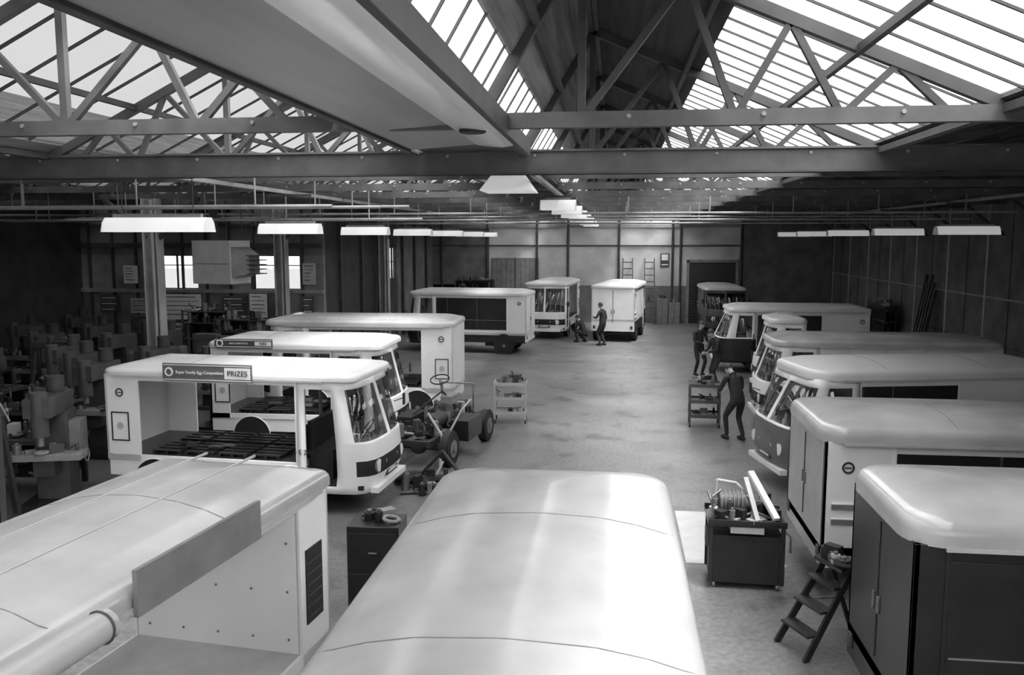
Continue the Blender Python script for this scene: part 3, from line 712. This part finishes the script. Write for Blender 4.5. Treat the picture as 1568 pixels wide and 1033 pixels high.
bench(-10.3,13.3,R(8),2.2); mill(-8.9,12.3,R(15)); aframe(-9.5,11.3,R(20)); lathe(-12.4,11.6,R(25)); bottle(-8.75,15.1,R(30)); mill(-8.85,18.0,R(-5)); drill(-9.0,21.9,R(-60)); rack(-9.3,23.4,R(3),1.0,1.8)
mill(-11.3,16.7,R(6)); drill(-13.4,16.7,R(-80)); mill(-12.0,21.4,R(-4)); drill(-11.4,23.6,R(-70)); mill(-13.6,23.6,R(3)); aframe(-13.5,18.9,R(0)); drill(-15.6,21.3,R(-60))
b=MB(); b.box(-.75,.35,-.4,.4,-.5,.55,LGREY)
b.loft([[(.35,-.36,-.35),(.35,.36,-.35),(.35,.36,.4),(.35,-.36,.4)],[(.75,-.22,-.25),(.75,.22,-.25),(.75,.22,.2),(.75,-.22,.2)]],IRONL)
for k in range(5): b.box(.7,.95,-.24,.24,-.26+k*.11,-.24+k*.11,BLACK,None)
b.box(-.7,.3,-.41,-.4,-.02,0,GREY)
for sx in (-.6,.2):
    for sy in (-.3,.3): b.cyl((sx,sy,.55),(sx,sy,1.5),.012,IRON)
b.cyl((-.4,0,.55),(-.4,0,1.5),.1,IRON,14)
b.obj('unit_heater',loc=(-9.45,20.0,3.7),rot=R(-12),bevel=.01)
pos=[(-15.0,-13.7,1.6,2.45,PAPER),(-12.95,-12.1,1.8,2.4,DGREY),(-12.0,-11.4,1.7,2.48,PAPER),(-11.1,-10.7,1.75,2.45,PAPER),(-10.2,-9.8,1.8,2.4,DGREY),(-17.3,-16.6,1.8,2.4,DGREY),(-16.2,-15.5,1.8,2.3,LGREY),(-13.5,-13.1,3.0,3.5,PAPER),(-13.0,-12.4,2.8,3.6,LGREY),(-16.4,-15.9,2.8,3.4,PAPER),(-10.15,-9.7,2.8,3.5,LGREY)]
for a,c,z0,z1,m in pos:
    b=MB(); b.box(a,c,YP-.16,YP-.145,z0,z1,m); mm=BLACK if m is not DGREY else PAPER
    for k in range(5): 
        z=z1-.08-k*(z1-z0-.12)/5; b.box(a+.06,c-.06-random.uniform(0,.15),YP-.163,YP-.16,z-.025,z,mm if k%2==0 else GREY)
    for s in (a+.02,c-.05): b.box(s,s+.03,YP-.145,YP-.001,z1-.05,z1-.02,IRON)
    b.obj('notice_board')
b=MB(); b.box(2.3,2.75,YB-.04,YB-.021,2.85,3.55,DGREY); b.box(2.36,2.69,YB-.05,YB-.04,3.2,3.5,WHITE); b.box(2.36,2.69,YB-.05,YB-.04,2.95,3.0,WHITE); b.obj('wall_poster')
for x in (.65,1.75):
    b=MB()
    for s in (1,-1): b.bar((s*.27,0,0),(s*.24,.9,3.3),.05,.07,IRON)
    for k in range(10):
        t=(k+.6)/10.2; b.cyl((-.26,.9*t,3.3*t),(.26,.9*t,3.3*t),.025,IRON,8)
    b.obj('ladder',loc=(x,YB-1.0,0))
for x,h in ((2.4,1.3),(3.0,1.1)):
    b=MB(); b.box(-.28,.28,-.25,.25,0,h,GREY); b.box(-.005,.005,-.26,-.25,.05,h-.05,BLACK); b.box(-.25,-.02,-.262,-.25,.05,h-.05,GREY); b.box(.02,.25,-.262,-.25,.05,h-.05,GREY); clutter(b,-.2,.2,-.15,.15,h,5,.25)
    b.obj('tool_cupboard',loc=(x,YB-.5,0))
def drum(x,y):
    b=MB(); b.cyl((0,0,0),(0,0,.88),.29,DARK,24)
    for z in (.01,.3,.59,.87): b.ring((0,0,z),(0,0,1),.29,.014,IRON,24,5)
    b.cyl((.15,0,.88),(.15,0,.9),.035,STEEL); b.obj('oil_drum',loc=(x,y,0))
for x,y in ((8.2,42.6),(9,42.9),(9.8,42.5),(9.9,38),(10.1,25.5),(-8.6,29.2)): drum(x,y)
b=MB()
for k in range(6): b.bar((0,k*.16,0),(.55,k*.17+.1,2.6+.25*(k%3)),.05,.12,IRONM)
b.obj('timber_planks',loc=(XR-.68,29.5,0))
rack(10.2,34,R(90),2.2,1.8); rack(10.25,21,R(90),2.0,1.9); bench(9.6,24,R(90)); rack(-7.2,YB-.6,0,2.0,2.2); bench(-8.5,38,R(90))

# ------------------------------------------------------------ people
def ik(a,c,l1,l2,hint):
    a=Vector(a);c=Vector(c);d=c-a;D=min(d.length,(l1+l2)*.995); u=d.normalized()
    c=a+u*D; x=(l1*l1-l2*l2+D*D)/(2*D); h=math.sqrt(max(0,l1*l1-x*x))
    n=Vector(hint); n=(n-u*n.dot(u)).normalized()
    return a+u*x+n*h,c
def skinobj(name,V,E,roots,m,parent,sub=2):
    me=bpy.data.meshes.new(name); me.from_pydata([v[0] for v in V],E,[]); me.materials.append(m)
    o=bpy.data.objects.new(name,me); scene.collection.objects.link(o); o.parent=parent
    k=o.modifiers.new('skin','SKIN'); k.use_smooth_shade=True
    for i,v in enumerate(V):
        d=me.skin_vertices[0].data[i]; r=v[1]; d.radius=(r,r) if not hasattr(r,'__len__') else r; d.use_root=(i in roots)
    s=o.modifiers.new('sub','SUBSURF'); s.levels=sub; s.render_levels=sub
    return o
def human(name,loc,rot,lean=0,pel=(0,0,.93),feet=((.04,.11,.08),(-.04,-.11,.08)),wr=((.1,.27,.86),(.1,-.27,.86)),headp=0,heady=0,suit=SUIT,hair=HAIR,grip=.9):
    E=empty(name,loc,rot); P=Vector(pel); Rl=Matrix.Rotation(lean,3,'Y')
    up=lambda x,y,z: P+Rl@Vector((x,y,z))
    V=[];Ed=[]
    def add(p,r,prev=None):
        V.append((tuple(p),r)); 
        if prev is not None: Ed.append((prev,len(V)-1))
        return len(V)-1
    root=add(P,.135); sp=add(up(0,0,.18),.125,root); ch=add(up(.01,0,.36),.145,sp); nb=add(up(0,0,.5),.085,ch); nk=add(up(.015,0,.57),.055,nb)
    for i,s in enumerate((1,-1)):
        S=up(0,s*.185,.455); el,W=ik(S,wr[i],.29,.26,(-.5,s*.6,-.4))
        cl=add(up(0,s*.1,.45),.075,ch); a=add(S,.068,cl); a1=add((S+el)/2,.056,a); e=add(el,.046,a1); f=add(el*.45+W*.55,.042,e); w=add(W,.031,f)
        Hp=P+Vector((0,s*.095,-.06)); kn,An=ik(Hp,feet[i],.43,.43,(1,s*.15,.1))
        h=add(Hp,.098,root); t=add((Hp+kn)/2,.084,h); k=add(kn,.062,t); c=add(kn*.6+An*.4,.058,k); add(An,.045,c)
        d=(W-el).normalized(); inn=Vector((0,-s,0)); inn=(inn-d*inn.dot(d)).normalized(); fw=d.cross(inn)
        if fw.x<0 and abs(fw.x)>.3: fw=-fw
        HV=[];HE=[];rt=[]
        def ch_(pts,rs):
            b0=len(HV); rt.append(b0)
            for j,(p,r) in enumerate(zip(pts,rs)):
                HV.append((tuple(p),r)); 
                if j: HE.append((b0+j-1,b0+j))
        ch_([W-d*.01,W+d*.03,W+d*.08],[(.026,.02),(.036,.018),(.038,.016)])
        for q,(off,ln) in enumerate(((.03,.072),(.01,.08),(-.01,.074),(-.029,.058))):
            b0=W+d*.07+fw*off; cu=grip
            p1=b0+d*.035; p2=p1+(d*math.cos(cu*.6)+inn*math.sin(cu*.6))*ln*.5; p3=p2+(d*math.cos(cu*1.3)+inn*math.sin(cu*1.3))*ln*.42
            ch_([b0,p1,p2,p3],[.0095,.0095,.0088,.0075])
        t0=W+d*.025+fw*.025; ch_([t0,t0+d*.025+fw*.028+inn*.01,t0+d*.055+fw*.036+inn*.025,t0+d*.075+fw*.03+inn*.04],[.012,.011,.0095,.008])
        skinobj('hand_%d'%i,HV,HE,rt,SKIN,E,1)
        b=MB(); A=Vector(feet[i])
        def sf(p): 
            p=p.copy(); p.z=max(p.z,-.045); 
            if p.x>.02: p.z*=.75 if p.z>0 else 1
            return p
        b.ball((A.x+.065,A.y,A.z-.035),(.145,.05,.06),BLACK,fn=sf); b.obj('shoe_%d'%i,E)
    skinobj('body',V,Ed,[0],suit,E,2)
    M=Matrix.Translation(up(.03,0,.585))@(Rl.to_4x4())@Matrix.Rotation(heady,4,'Z')@Matrix.Rotation(headp,4,'Y')
    b=MB()
    def hf(p):
        p=p.copy(); 
        if p.z<0: k=1+p.z*2.6; p.y*=k; p.x=p.x*(1+p.z*1.2) if p.x>0 else p.x*(1+p.z*3)
        return p
    c=(.02,0,.105)
    b.ball(c,(.098,.077,.122),SKIN,M,20,16,hf)
    b.cyl(M@Vector((-.01,0,-.05)),M@Vector((.0,0,.05)),.052,SKIN,14)
    b.ball((.122,0,.092),(.02,.014,.024),SKIN,M,8,6); b.ball((.115,0,.112),(.012,.009,.03),SKIN,M,8,6)
    for s in (1,-1):
        b.ball((.1,s*.032,.118),(.012,.015,.009),WHITE,M,8,6); b.ball((.11,s*.032,.118),(.005,.006,.006),BLACK,M,6,5)
        b.box(.1,.118,s*.032-.017,s*.032+.017,.136,.142,hair,M)
        b.ball((.01,s*.078,.105),(.018,.01,.03),SKIN,M,8,6)
    b.ball((.104,0,.052),(.012,.024,.006),HAIR,M,8,5)
    def gf(p):
        p=p.copy(); 
        if p.x>.02 and p.z<.035: p.z=.035+ (p.z-.035)*.05
        if p.z<-.03: p.z=-.03+(p.z+.03)*.35
        return p
    b.ball((.005,0,.125),(.108,.088,.118),hair,M,20,14,gf)
    b.obj('head',E)
    b=MB(); b.ring(tuple(up(.008,0,.525)),tuple(Rl@Vector((.15,0,1))),.065,.018,suit,18,6); b.obj('collar',E)
    return E
human('mechanic',(2.62,18.35,0),R(118),lean=R(24),pel=(-.06,0,.92),wr=((.42,.14,1.02),(.4,-.14,1.02)),headp=R(28),feet=((.1,.14,.08),(-.12,-.12,.08)))
human('mechanic',(2.66,27.0,0),R(-60),lean=R(4),wr=((.3,.1,1.05),(.3,-.08,1.08)),headp=R(10))
human('mechanic',(3.0,25.0,0),R(200),lean=R(12),wr=((.38,.15,1.05),(.36,-.15,1.0)),headp=R(20))
human('mechanic',(-.45,34.3,0),R(150),lean=R(5),wr=((.32,.18,1.15),(.1,-.26,.87)),headp=R(8))
human('mechanic',(-1.3,35.3,0),R(150),lean=R(28),pel=(-.12,0,.42),feet=((.15,.14,.08),(-.08,-.14,.08)),wr=((.42,.1,.45),(.4,-.12,.4)),headp=R(5))
a=R(192); F=Vector((math.cos(a),math.sin(a),0)); Lf=Vector((-math.sin(a),math.cos(a),0))
base=Vector((5.1,15.6,0))+F*1.45+Lf*.36
human('driver',(base.x,base.y,0),a,lean=R(4),pel=(0,0,1.03),feet=((.42,.12,.55),(.42,-.1,.55)),wr=((.36,.12,1.2),(.36,-.12,1.2)),suit=SHIRT)

# ------------------------------------------------------------ camera, light
cam=bpy.data.cameras.new('camera'); co=bpy.data.objects.new('camera',cam); scene.collection.objects.link(co)
co.location=(0,0,4.3); co.rotation_euler=(R(90-6.647),0,R(6.884))
cam.sensor_width=36; cam.lens=1300/1568*36; cam.clip_start=.1; cam.clip_end=400
scene.camera=co
w=bpy.data.worlds.new('overcast_sky'); scene.world=w; w.use_nodes=True
bg=w.node_tree.nodes['Background']; bg.inputs[0].default_value=(1,1,1,1); bg.inputs[1].default_value=5.0
sun=bpy.data.lights.new('sun','SUN'); sun.energy=6; sun.angle=R(18); so=bpy.data.objects.new('sun',sun); scene.collection.objects.link(so); so.rotation_euler=(R(12),R(18),0)
scene.view_settings.view_transform='Standard'
scene.view_settings.exposure=.25
scene.view_settings.gamma=1.04
